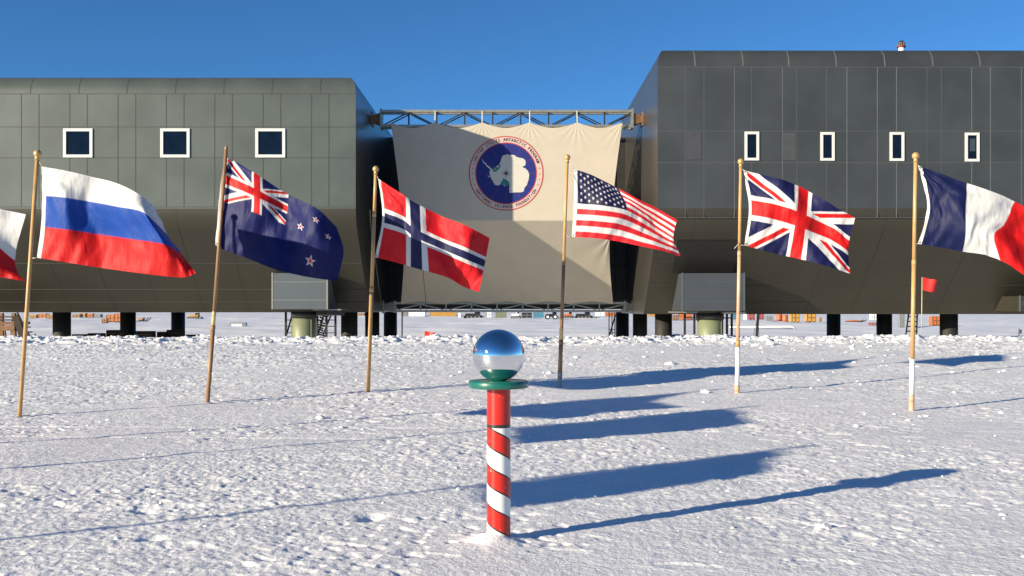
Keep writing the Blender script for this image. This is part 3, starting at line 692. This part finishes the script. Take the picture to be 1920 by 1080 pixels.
# --- two more of the ring, standing left of the camera: their shadows cross the foreground
for (x,y,h,cf,lb,lp,w_,e_,dht,dhb,dft,dfb,sd) in ((-6.6,5.62,3.0,c_arg,'pale blue and white striped flag left of the camera, shadow in the middle foreground','wooden pole left of the camera whose shadow crosses the middle of the snow',1.6,.25,.08,.93,.66,1.42,8),(-7.1,2.25,3.05,c_bel,'black, yellow and red banded flag left of the camera, shadow nearest the viewer','wooden pole left of the camera whose shadow crosses the nearest snow',1.15,.17,.08,.90,.62,1.2,9)):
    E,b_,t_=worldpole(x,y,h,.12,lp)
    U,V=np.meshgrid(np.linspace(0,1,181),np.linspace(0,1,111)); dt=dht+(dft-dht)*U**1.25; db=dhb+(dfb-dhb)*U**1.1
    G=np.stack([t_[0]+.03+w_*U+.06*np.sin(V*5)*U, t_[1]-e_*U+.10*np.clip(U*4,0,1)*np.sin(U*11+V*2.5+sd)+.05*np.sin(U*19-V*4)*U, t_[2]-(dt+(db-dt)*V)+.02*np.sin(U*9)*U],-1)
    build_flag(G,cf,lb,cord=[(G[0,1],(t_[0],t_[1],t_[2]-.04)),(G[-1,1],(t_[0]-.035,t_[1],t_[2]-.93))])
# ------------------------------------------------------------------ striped ceremonial pole
dz=PY/F
CP=empty('ceremonial_pole',(PX,PY,0),'red and white spiral striped pole topped by green disc and mirror ball','marker pole')
rp_=.0615; zb_=.78+.0
zd0=H-(726.5-V0)*dz; zd1=H-(713.5-V0)*dz
q=MB(); q.lathe((PX,PY,0),[(rp_,-.2),(rp_,0),(rp_,zd0)],64)
pm=bpy.data.materials.new('spiral_stripe_paint'); pm.use_nodes=True; nt=pm.node_tree;N=nt.nodes;L=nt.links;b=N['Principled BSDF']
b.inputs['Roughness'].default_value=.3; b.inputs['Coat Weight'].default_value=.12
tc=N.new('ShaderNodeTexCoord'); sp=N.new('ShaderNodeSeparateXYZ'); L.new(tc.outputs['Object'],sp.inputs[0])
def mth(op,a,b_=None,c=None):
    n=N.new('ShaderNodeMath'); n.operation=op
    for i_,x in enumerate((a,b_,c)):
        if x is None: continue
        if isinstance(x,(int,float)): n.inputs[i_].default_value=x
        else: L.new(x,n.inputs[i_])
    return n.outputs[0]
# theta: 0 at the left (-X), pi/2 at the front (-Y), pi at the right (+X)
th=mth('ARCTAN2',mth('MULTIPLY',sp.outputs[1],-1),mth('MULTIPLY',sp.outputs[0],-1))
per=73*dz; ztop=H-(827-V0)*dz
ph=mth('FLOORED_MODULO',mth('SUBTRACT',mth('DIVIDE',mth('SUBTRACT',ztop,sp.outputs[2]),per),mth('DIVIDE',th,2*PI)),1.0)
white=mth('LESS_THAN',ph,.51)
bk=mth('MAXIMUM',mth('LESS_THAN',mth('ABSOLUTE',mth('SUBTRACT',ph,.51)),.022),mth('GREATER_THAN',mth('ABSOLUTE',mth('SUBTRACT',ph,.5)),.478))
zband=H-(797.5-V0)*dz
top=mth('GREATER_THAN',sp.outputs[2],zband); band=mth('LESS_THAN',mth('ABSOLUTE',mth('SUBTRACT',sp.outputs[2],zband)),3.2*dz)
nz1=N.new('ShaderNodeTexNoise'); nz1.inputs['Scale'].default_value=14; L.new(tc.outputs['Object'],nz1.inputs[0])
def mixc(f,a,b_):
    n=N.new('ShaderNodeMix'); n.data_type='RGBA'; L.new(f,n.inputs[0])
    for i_,x in ((6,a),(7,b_)):
        if isinstance(x,tuple): n.inputs[i_].default_value=x
        else: L.new(x,n.inputs[i_])
    return n.outputs[2]
n6=N.new('ShaderNodeTexNoise'); n6.inputs['Scale'].default_value=26; n6.inputs['Detail'].default_value=6; n6.inputs['Roughness'].default_value=.7; L.new(tc.outputs['Object'],n6.inputs[0]); scuff=mth('MULTIPLY',mth('GREATER_THAN',n6.outputs[0],.66),.55)
redn=mixc(nz1.outputs[0],(.48,.010,.005,1),(.60,.020,.008,1)); whn=mixc(nz1.outputs[0],(.68,.68,.66,1),(.80,.80,.78,1))
c1=mixc(white,redn,whn); c2=mixc(bk,c1,(.02,.012,.012,1)); c3=mixc(top,c2,redn); c4=mixc(band,c3,(.03,.025,.02,1)); c5=mixc(scuff,c4,(.55,.48,.42,1)); L.new(c5,b.inputs['Base Color'])
n5=N.new('ShaderNodeTexNoise'); n5.inputs['Scale'].default_value=60; L.new(tc.outputs['Object'],n5.inputs[0]); bp=N.new('ShaderNodeBump'); bp.inputs['Strength'].default_value=.12; bp.inputs['Distance'].default_value=.004; L.new(n5.outputs[0],bp.inputs['Height']); L.new(bp.outputs[0],b.inputs['Normal'])
q.build('striped_shaft',pm,CP)
rd=56*dz; q=MB(); q.lathe((PX,PY,0),[(0,zd0),(rd-.004,zd0),(rd,zd0+.004),(rd,zd1-.004),(rd-.004,zd1),(0,zd1)],96); q.build('disc',M['green'],CP)
rb=48.8*dz; q=MB(); q.sphere((PX,PY,zd1+rb-.004),rb,96,64); q.build('mirror_ball',M['chrome'],CP)
# ------------------------------------------------------------------ marker flags
def marker(u,vt,vb,Y,w,h,label,m,stake='bamboo',top=None):
    x,_,zt=P(u,vt,Y); zb=float(gz(Y))-.1; E=empty('marker_flag',(x,Y,zb+.1),label,'marker flag','small marker flags on stakes')
    q=MB(); q.tube([(x-.02,Y,zb),(x,Y,zt-(.0 if top is None else top))],.012,8); q.build('stake',M[stake],E)
    q=MB(); n=14; vs=[]
    for j in range(9):
        for i_ in range(n+1):
            s=i_/n;t=j/8; vs.append((x+.012+s*w,Y-.01+.05*math.sin(s*6+t*1.5)*s,zt-t*h*(1-.08*s)-.22*h*s+.02*math.sin(s*9)*h))
    q.add(vs,[(j*(n+1)+i_,(j+1)*(n+1)+i_,(j+1)*(n+1)+i_+1,j*(n+1)+i_+1) for j in range(8) for i_ in range(n)],0,True); q.build('cloth',M[m],E)
marker(796,621,640,26.6,.29,.2,'small red marker flag barely above the snow crest near the mirror ball','redcl')
marker(1729,520,640,27.0,.38,.36,'small red marker flag on a bamboo stake beside the tall right pole','redcl')
marker(1911,617,640,27.0,.05,.12,'tiny black marker flag on a thin stake near the right edge','blackcl','dsteel')
# ------------------------------------------------------------------ ladder, scaffolds, steps, timber under the station
def sc(name,label,cat,pts,w,m,loc):
    E=empty(name,loc,label,cat); 
    for nm,segs in pts.items():
        q=MB()
        for a,b_ in segs: q.bar(P(a[0],a[1],a[2]),P(b_[0],b_[1],b_[2]),w)
        q.build(nm.strip(),m,E)
    return E
Y=50.2
sc('ladder','black metal ladder below the right block beside the tall yellow pole','ladder',{'rail':[((1704,586,Y),(1697,640,Y))],'rail ':[((1720,586,Y),(1718,640,Y))],'rung':[((1703-v*.12+70,v,Y),(1719,v,Y)) if False else ((1704-(v-586)*.13,v,Y),(1720,v,Y)) for v in (594,603,612,621,630)]},.06,M['pile'],P(1708,640,Y))
for n_,(u0,u1,Yq,lb) in enumerate(((536,549,50,'black steel scaffold left of the green column under the left block'),(595,629,50,'cluttered black scaffold right of the green column under the left block'),(1142,1153,56,'thin dark scaffold tower left of the pilings under the right block'),(1284,1302,50,'two dark props left of the green column under the right block'),(1354,1372,50,'dark props right of the green column under the right block'))):
    E=empty('scaffold',P((u0+u1)/2,640,Yq),lb,'scaffold','scaffolds under the station'); q=MB(); w=.05 if n_==2 else .1
    xs=[u0,u1] if n_ in (0,3) else [u0,(u0+u1)/2,u1]
    for u in xs: q.bar(P(u,584,Yq),(P(u,584,Yq)[0],Yq,-1.6),w); 
    q.build('post',M['pile'],E); q=MB()
    if n_ in (0,1,2):
        for v in ((600,612,624,632) if n_!=2 else (618,624,630)): q.bar(P(u0,v,Yq),P(u1,v,Yq),.04)
        for a in range(2 if n_==1 else 1): q.bar(P(u0+a*10,632-a*3,Yq+.1),P(u0+a*14+12,590,Yq+.1),.07)
    if n_==1: 
        for k in range(9): v=590+k*4.6; q.bar(P(597+3*math.sin(k*2.4),v,Yq+.2),P(608+3*math.cos(k*1.7),v+3,Yq+.2),.07)
    if n_>=3: q.bar(P(u0,596,Yq),P(u1,596,Yq),.06)
    q.build('brace',M['pile'],E)
for u,Yq,lb in ((754,62,'single thin dark rod right of the left pilings'),):
    q=MB(); q.tube([P(u,584,Yq),(P(u,584,Yq)[0],Yq,-1.5)],.04,8); q.box(P(u,584,Yq)[0]-.15,P(u,584,Yq)[0]+.15,Yq-.15,Yq+.15,-1.52,-1.46); tag(q.build('post',M['dsteel'],None,(P(u,584,Yq)[0],Yq,-1.5)),lb,'post')
E=empty('guyed_post',P(1420,640,56),'dark post with thin guy wires left of the far right pilings','post'); q=MB(); q.bar(P(1422,584,56),(P(1416,640,56)[0],56,-1.6),.12); q.build('post',M['grey'],E)
q=MB(); q.tube([P(1422,588,56),(P(1396,640,56)[0],55,-1.5)],.012,6); q.build('guy_wire',M['dsteel'],E); q=MB(); q.tube([P(1422,590,56),(P(1432,640,56)[0],57,-1.5)],.012,6); q.build('guy_wire',M['dsteel'],E)
# wooden steps at the far left
Y=47.2; E=empty('wooden_steps',P(20,640,Y),'brown wooden landing and stairs running down under the left block','stairs')
q=MB(); q.box(X_(-60,Y),X_(26,Y),Y,Y+1.6,Z_(609,Y),Z_(604,Y)); q.box(X_(-60,Y),X_(27,Y),Y,Y+.05,Z_(620,Y),Z_(610,Y)); q.build('landing',M['bwood'],E)
q=MB()
for u in (-40,3,26): q.bar(P(u,587,Y+.1),(P(u,587,Y)[0],Y+.1,-1.6),.16)
for u in (-30,8,22): q.bar(P(u,620,Y+.1),(P(u+8,587,Y)[0],Y+.1,-1.6),.1)
q.build('post',M['bwood'],E)
q=MB()
for dy in (.0,1.0): q.bar(P(29,592,Y+dy),(P(62,592,Y)[0],Y+dy,-1.55),.10,0,.3)
for k in range(9): 
    t=(k+.5)/9; a=Vector(P(29,600,Y)); b_=Vector((P(60,592,Y)[0],Y,-1.5)); p=a+(b_-a)*t; q.box(p.x-.13,p.x+.13,Y+.06,Y+.98,p.z-.02,p.z+.03)
q.build('stairs',M['dkwood'],E)
q=MB(); q.bar(P(32,585,Y),(P(69,592,Y)[0],Y,-.75),.05); 
for u in (34,50,66): q.bar((P(u,600,Y)[0],Y,Z_(587+(u-34)*1.2,Y)),(P(u,600,Y)[0],Y,Z_(612+(u-34)*1.2,Y)),.05)
q.bar(P(0,594,Y),P(26,594,Y),.06); q.bar(P(0,600,Y),P(26,600,Y),.06); q.build('handrail',M['dkwood'],E)
def plank_pile(spec,Y,label):
    E=MB()
    for (u0,u1,v0,v1,dy) in spec:
        z0=-1.52; E.box(X_(u0,Y),X_(u1,Y),Y+dy,Y+dy+.5,z0,Z_(v0,Y),0,.02)
        E.box(X_(u0,Y)+.1,X_(u1,Y)-.1,Y+dy-.03,Y+dy,Z_(v0,Y)-.2,Z_(v0,Y)-.16,1)
    tag(E.build('timber_stack',[M['dkwood'],M['bwood']],None,(X_((spec[0][0]+spec[-1][1])/2,Y),Y,-1.5)),label,'timber stack','dark timber stacked under the left block')
plank_pile([(133,157,627,640,.1)],52,'short dark timber stack against the leftmost black piling')
plank_pile([(162,190,625,640,.1),(190,218,619.5,640,.6),(219,230,620,640,.2)],52.5,'stepped dark timber stack between the two leftmost pilings')
plank_pile([(252,285,621,640,.1),(285,300,623,640,.7),(296,325,619.5,640,1.3),(340,365,628,640,.4)],53,'long dark timber stack right of the second piling')
# ------------------------------------------------------------------ far cargo line
def yfar(v): return 2.7*F/(v-V0)
def gfar(Y): return -1.5
def far(u,v): Y=yfar(v); return ((u-960)*Y/F,Y,-1.5)
def crate(u0,u1,vt,vb,m,label,name='crate',cat='crate',grp='crates in the far cargo lines'):
    Y=yfar(vb); x0,x1=(u0-960)*Y/F,(u1-960)*Y/F; h=(vb-vt)*Y/F; d=min(2.4,(x1-x0)); q=MB(); z=-1.5
    q.box(x0,x1,Y,Y+d,z+.15,z+h,0,.03)
    for x in (x0,(x0+x1)/2-.06,x1-.12): q.box(x,x+.12,Y-.04,Y+d,z,z+.15,1); q.box(x,x+.12,Y-.04,Y,z+.15,z+h-.04,1)
    q.box(x0,x1,Y-.07,Y-.04,z+h*.5,z+h*.5+.12,1)
    tag(q.build(name,[M[m],M['bwood'] if m in('tan','orange','yellow') else M['grey']],None,((x0+x1)/2,Y,z)),label,cat,grp)
def container(u0,u1,vt,vb,m,label):
    Y=yfar(vb); x0,x1=(u0-960)*Y/F,(u1-960)*Y/F; h=(vb-vt)*Y/F; q=MB(); z=-1.5
    E=empty('shipping_container',((x0+x1)/2,Y,z),label,'container','containers in the far cargo lines')
    q.box(x0,x1,Y,Y+2.4,z+.1,z+h,0)
    n=max(4,int((x1-x0)/.35))
    for k in range(n): x=x0+(x1-x0)*(k+.3)/n; q.box(x,x+.14,Y-.05,Y,z+.25,z+h-.15)
    q.build('body',M[m],E); q=MB()
    for x in (x0-.02,x1-.13): q.box(x,x+.15,Y-.08,Y-.0505,z,z+h)
    q.box(x0+.13,x1-.13,Y-.08,Y-.0505,z+h-.14,z+h+.02); q.box(x0+.13,x1-.13,Y-.08,Y-.0505,z,z+.2); q.build('frame',M['grey'],E)
def drum(u,vt,vb,m,label):
    Y=yfar(vb); x=(u-960)*Y/F; h=(vb-vt)*Y/F; z=-1.5; r=h*.36; q=MB()
    q.lathe((x,Y,z),[(0,0),(r,0),(r,h*.33),(r*1.05,h*.35),(r,h*.37),(r,h*.64),(r*1.05,h*.66),(r,h*.68),(r,h*.98),(r*.9,h),(0,h)],18); tag(q.build('fuel_drum',M[m],None,(x,Y,z)),label,'drum','fuel drums in the far cargo lines')
def vehicle(u0,u1,vt,vb,m,label,tracked=True):
    Y=yfar(vb); x0,x1=(u0-960)*Y/F,(u1-960)*Y/F; h=(vb-vt)*Y/F; z=-1.5; w=x1-x0
    E=empty('tracked_vehicle' if tracked else 'wheel_loader',((x0+x1)/2,Y,z),label,'vehicle','vehicles parked beyond the station')
    q=MB(); q.box(x0+w*.08,x0+w*.62,Y+.3,Y+2.1,z+h*.35,z+h*.68,0,.08); q.build('body',M[m],E)
    q=MB(); q.box(x0+w*.56,x0+w*.84,Y+.35,Y+2.0,z+h*.40,z+h*1.05,0,.08); c=q.build('cab',M[m],E)
    q=MB(); q.box(x0+w*.60,x0+w*.80,Y+.32,Y+.345,z+h*.72,z+h*.98); q.build('window',M['glass'],c)
    if tracked:
        for dy in (0,1.9):
            q=MB(); r=h*.19; q.tube([(x0+r,Y+dy,z+r),(x0+r,Y+dy+.45,z+r)],r,16); q.tube([(x1-r,Y+dy,z+r),(x1-r,Y+dy+.45,z+r)],r,16); q.box(x0+r,x1-r,Y+dy,Y+dy+.45,z+.01,z+2*r-.01)
            for k in range(4): xx=x0+w*(.2+.2*k); q.tube([(xx,Y+dy-.04,z+r),(xx,Y+dy,z+r)],r*.6,12,1)
            q.build('track',[M['black'],M['grey']],E)
    else:
        for xx in (x0+w*.22,x0+w*.74):
            for dy in (0,2.0):
                q=MB(); r=h*.32; q.tube([(xx,Y+dy-.1,z+r),(xx,Y+dy+.4,z+r)],r,20); wv=q.build('wheel',M['black'],E)
                q=MB(); q.tube([(xx,Y+dy-.14,z+r),(xx,Y+dy-.1,z+r)],r*.5,14); q.build('rim',M['white'],wv)
    q=MB(); q.bar((x0+w*.84,Y+1.1,z+h*.45),(x1+w*.02,Y+1.1,z+h*.2),.2); q.box(x1-w*.02,x1+w*.08,Y,Y+2.3,z+.1,z+h*.36); q.build('blade',M['grey'],E)
def sled(u0,u1,vt,vb,m,label):
    Y=yfar(vb); x0,x1=(u0-960)*Y/F,(u1-960)*Y/F; h=(vb-vt)*Y/F; z=-1.5; q=MB()
    for dy in (0,1.5): q.tube([(x0,Y+dy,z+.1),(x1-.8,Y+dy,z+.1),(x1-.2,Y+dy,z+h*.5),(x1,Y+dy,z+h*.9)],.09,8,1)
    q.box(x0+.2,x1-1.2,Y,Y+1.6,z+h*.4,z+h*.75,0)
    for k in range(4): x=x0+.5+(x1-x0-2)*k/3; q.box(x,x+.15,Y,Y+1.6,z+.1,z+h*.4,1)
    tag(q.build('cargo_sled',[M[m],M['dsteel']],None,((x0+x1)/2,Y,z)),label,'sled')
crate(72,86,588,598,'orange','orange crate left of the leftmost piling in the far cargo line')
crate(86,99,590,599,'tan','tan crate touching the left side of the leftmost piling, far away')
crate(56,68,590,597,'yellow','yellow crate behind the wooden stairs, far away')
crate(136,150,589,597,'tan','tan crate just right of the leftmost piling, far away')
crate(150,160,587,596,'yellow','yellow crate second to the right of the leftmost piling')
crate(163,174,588,596,'orange','orange crate midway between the two leftmost pilings')
crate(191,200,597,606,'yellow','small yellow crate before the orange stack by the second piling')
crate(199,214,590,604,'orange','orange crate beside the second piling, left one of two')
crate(214,228,588,604.5,'orange','taller orange crate touching the second piling')
crate(176,188,589,596,'grey','grey crate left of the orange stack')
sled(255,278,594,603,'pink','faded pink sled right of the second piling')
vehicle(351,374,587,598.5,'yellow','yellow tracked vehicle right of the third piling')
container(431,455,605,615,'white','small white box lying alone on the snow below the left block')
crate(455,461,606,615.5,'grey','grey right side of the white box, added as a separate block')  # grey side face of the white box, added as its own block
crate(599,614,587,594,'tan','tan crate right of the left green column, far away')
crate(672,683,587,593,'tan','tan crate between pilings left of the banner')
container(755,764,584,594,'grey','blue-grey container below the left end of the banner')
container(765,797,584,594,'white','white container below the banner beside the blue-grey one')
container(806,856,583,594,'yellow','long yellow container below the banner')
drum(863,587,596,'white','white drum between yellow container and black vehicle')
vehicle(869,906,583,597.5,'black','black tracked vehicle below the banner left of the mirror ball')
crate(912,922,584,596,'white','white crate left of the olive one below the banner')
crate(929,950,585,597,'olive','olive crate above the mirror ball')
vehicle(958,977,584,598,'white','small white tracked vehicle right of the mirror ball')
crate(978,998,586,597,'black','black crate left of the blue container')
container(1000,1020,585,597,'blue','blue container below the banner')
vehicle(1021,1048,584,599,'black','black wheel loader with pale rims left of the pole in front of the banner',False)
vehicle(1054,1076,585,597.5,'orange','orange tracked vehicle just right of the pole in front of the banner')
vehicle(1078,1112,584,597.5,'black','long black tracked vehicle below the right end of the banner')
crate(1117,1134,585,593,'white','white crate below the right end of the banner')
crate(1136,1152,586,594,'orange','orange crate left of the right pilings')
crate(1216,1228,584,594,'yellow','yellow crate between the pilings of the right block')
crate(1262,1272,591,602,'bwood','dark brown crate right of the front piling of the right block')
crate(1272,1298,587,600,'orange','wide orange crate left of the right green column')
container(1374,1386,586,600,'blue','small blue container right of the right green column')
drum(1398,589,601,'white','white drum right of the yellowish pole')
crate(1404,1416,587,600,'redp','dark red crate left of the guyed post')
crate(1422,1433,587,599,'redp','dark red crate right of the guyed post')
crate(1437,1450,592,604,'grey','dark grey crate left of the two orange drums')
drum(1461,589,603.5,'orange','orange drum, left of a pair below the right block')
drum(1472,590,604,'orange','orange drum, right of a pair below the right block')
crate(1484,1499,588,605,'yellow','yellow crate right of the two orange drums')
crate(1513,1530,588,604,'yellow','wider yellow crate nearest the far black piling')
drum(1537,595,604,'tan','tan drum right of the wider yellow crate')
sled(1590,1624,599,604,'orange','low orange sled alone between the far pilings')
crate(1634,1645,589,601,'white','white crate touching the left side of the middle piling of the right row')
crate(1633,1646,605,612,'redp','low red crate by the middle piling of the right row')
crate(1687,1697,588,615,'grey','tall grey crate left of the ladder')
crate(1748,1764,593,611,'orange','orange crate touching the left side of the rightmost piling')
# long white pipe sled
Y=yfar(617); E=empty('pipeline',far(1430,617),'long white pipe on the snow ending in a bent elbow under the right block','pipe')
q=MB(); q.tube([P(1368,613.5,Y),P(1482,612.5,Y),P(1487,614,Y),P(1492,617,Y)],.13,12); q.build('pipe',M['white'],E)
q=MB(); q.box(X_(1368,Y),X_(1488,Y),Y-.1,Y+.1,-1.52,-1.40); q.build('skid',M['black'],E)
q=MB(); q.sphere((X_(1268,80),80,-1.45),.9,18,10,sc=(1.0,.7,.65)); q.sphere((X_(1276,80)+.4,80,-1.5),.8,16,10,sc=(1.1,.7,.5)); tag(q.build('tarp_heap',M['tarp'],None,(X_(1268,80),80,-1.5)),'blue-grey tarpaulin heap left of the right green column','tarpaulin')
# ------------------------------------------------------------------ light, sky, camera
sd=Vector((-.83,-.557,.2685)).normalized(); el=math.asin(sd.z); az=math.atan2(sd.x,sd.y)
sl=bpy.data.lights.new('sun','SUN'); sl.energy=4.8; sl.angle=math.radians(.53); sl.color=(1,.87,.66)
so_=bpy.data.objects.new('sun',sl); COL.objects.link(so_); so_.rotation_euler=(sd).to_track_quat('Z','Y').to_euler(); so_.location=(-30,-20,20)
w=bpy.data.worlds.new('World'); S.world=w; w.use_nodes=True; nt=w.node_tree; bg=nt.nodes['Background']; sk=nt.nodes.new('ShaderNodeTexSky'); sk.sky_type='NISHITA'; sk.sun_disc=False
sk.sun_elevation=el; sk.sun_rotation=az; sk.altitude=2835; sk.air_density=1.0; sk.dust_density=0.1; sk.ozone_density=3.0
tn=nt.nodes.new('ShaderNodeMix'); tn.data_type='RGBA'; tn.blend_type='MULTIPLY'; tn.inputs[0].default_value=1; tn.inputs[7].default_value=(.40,.76,1,1)
nt.links.new(sk.outputs[0],tn.inputs[6]); nt.links.new(tn.outputs[2],bg.inputs[0]); bg.inputs[1].default_value=.078
cd=bpy.data.cameras.new('camera'); cam=bpy.data.objects.new('camera',cd); COL.objects.link(cam); cam.location=(0,0,H); cam.rotation_euler=(PI/2,0,0)
cd.sensor_width=36; cd.lens=36*F/1920; cd.shift_y=(V0-540)/1920; cd.clip_end=20000; cd.clip_start=.05
S.camera=cam
S.view_settings.view_transform='Standard'; S.view_settings.look='None'; S.view_settings.gamma=1; S.view_settings.exposure=.9
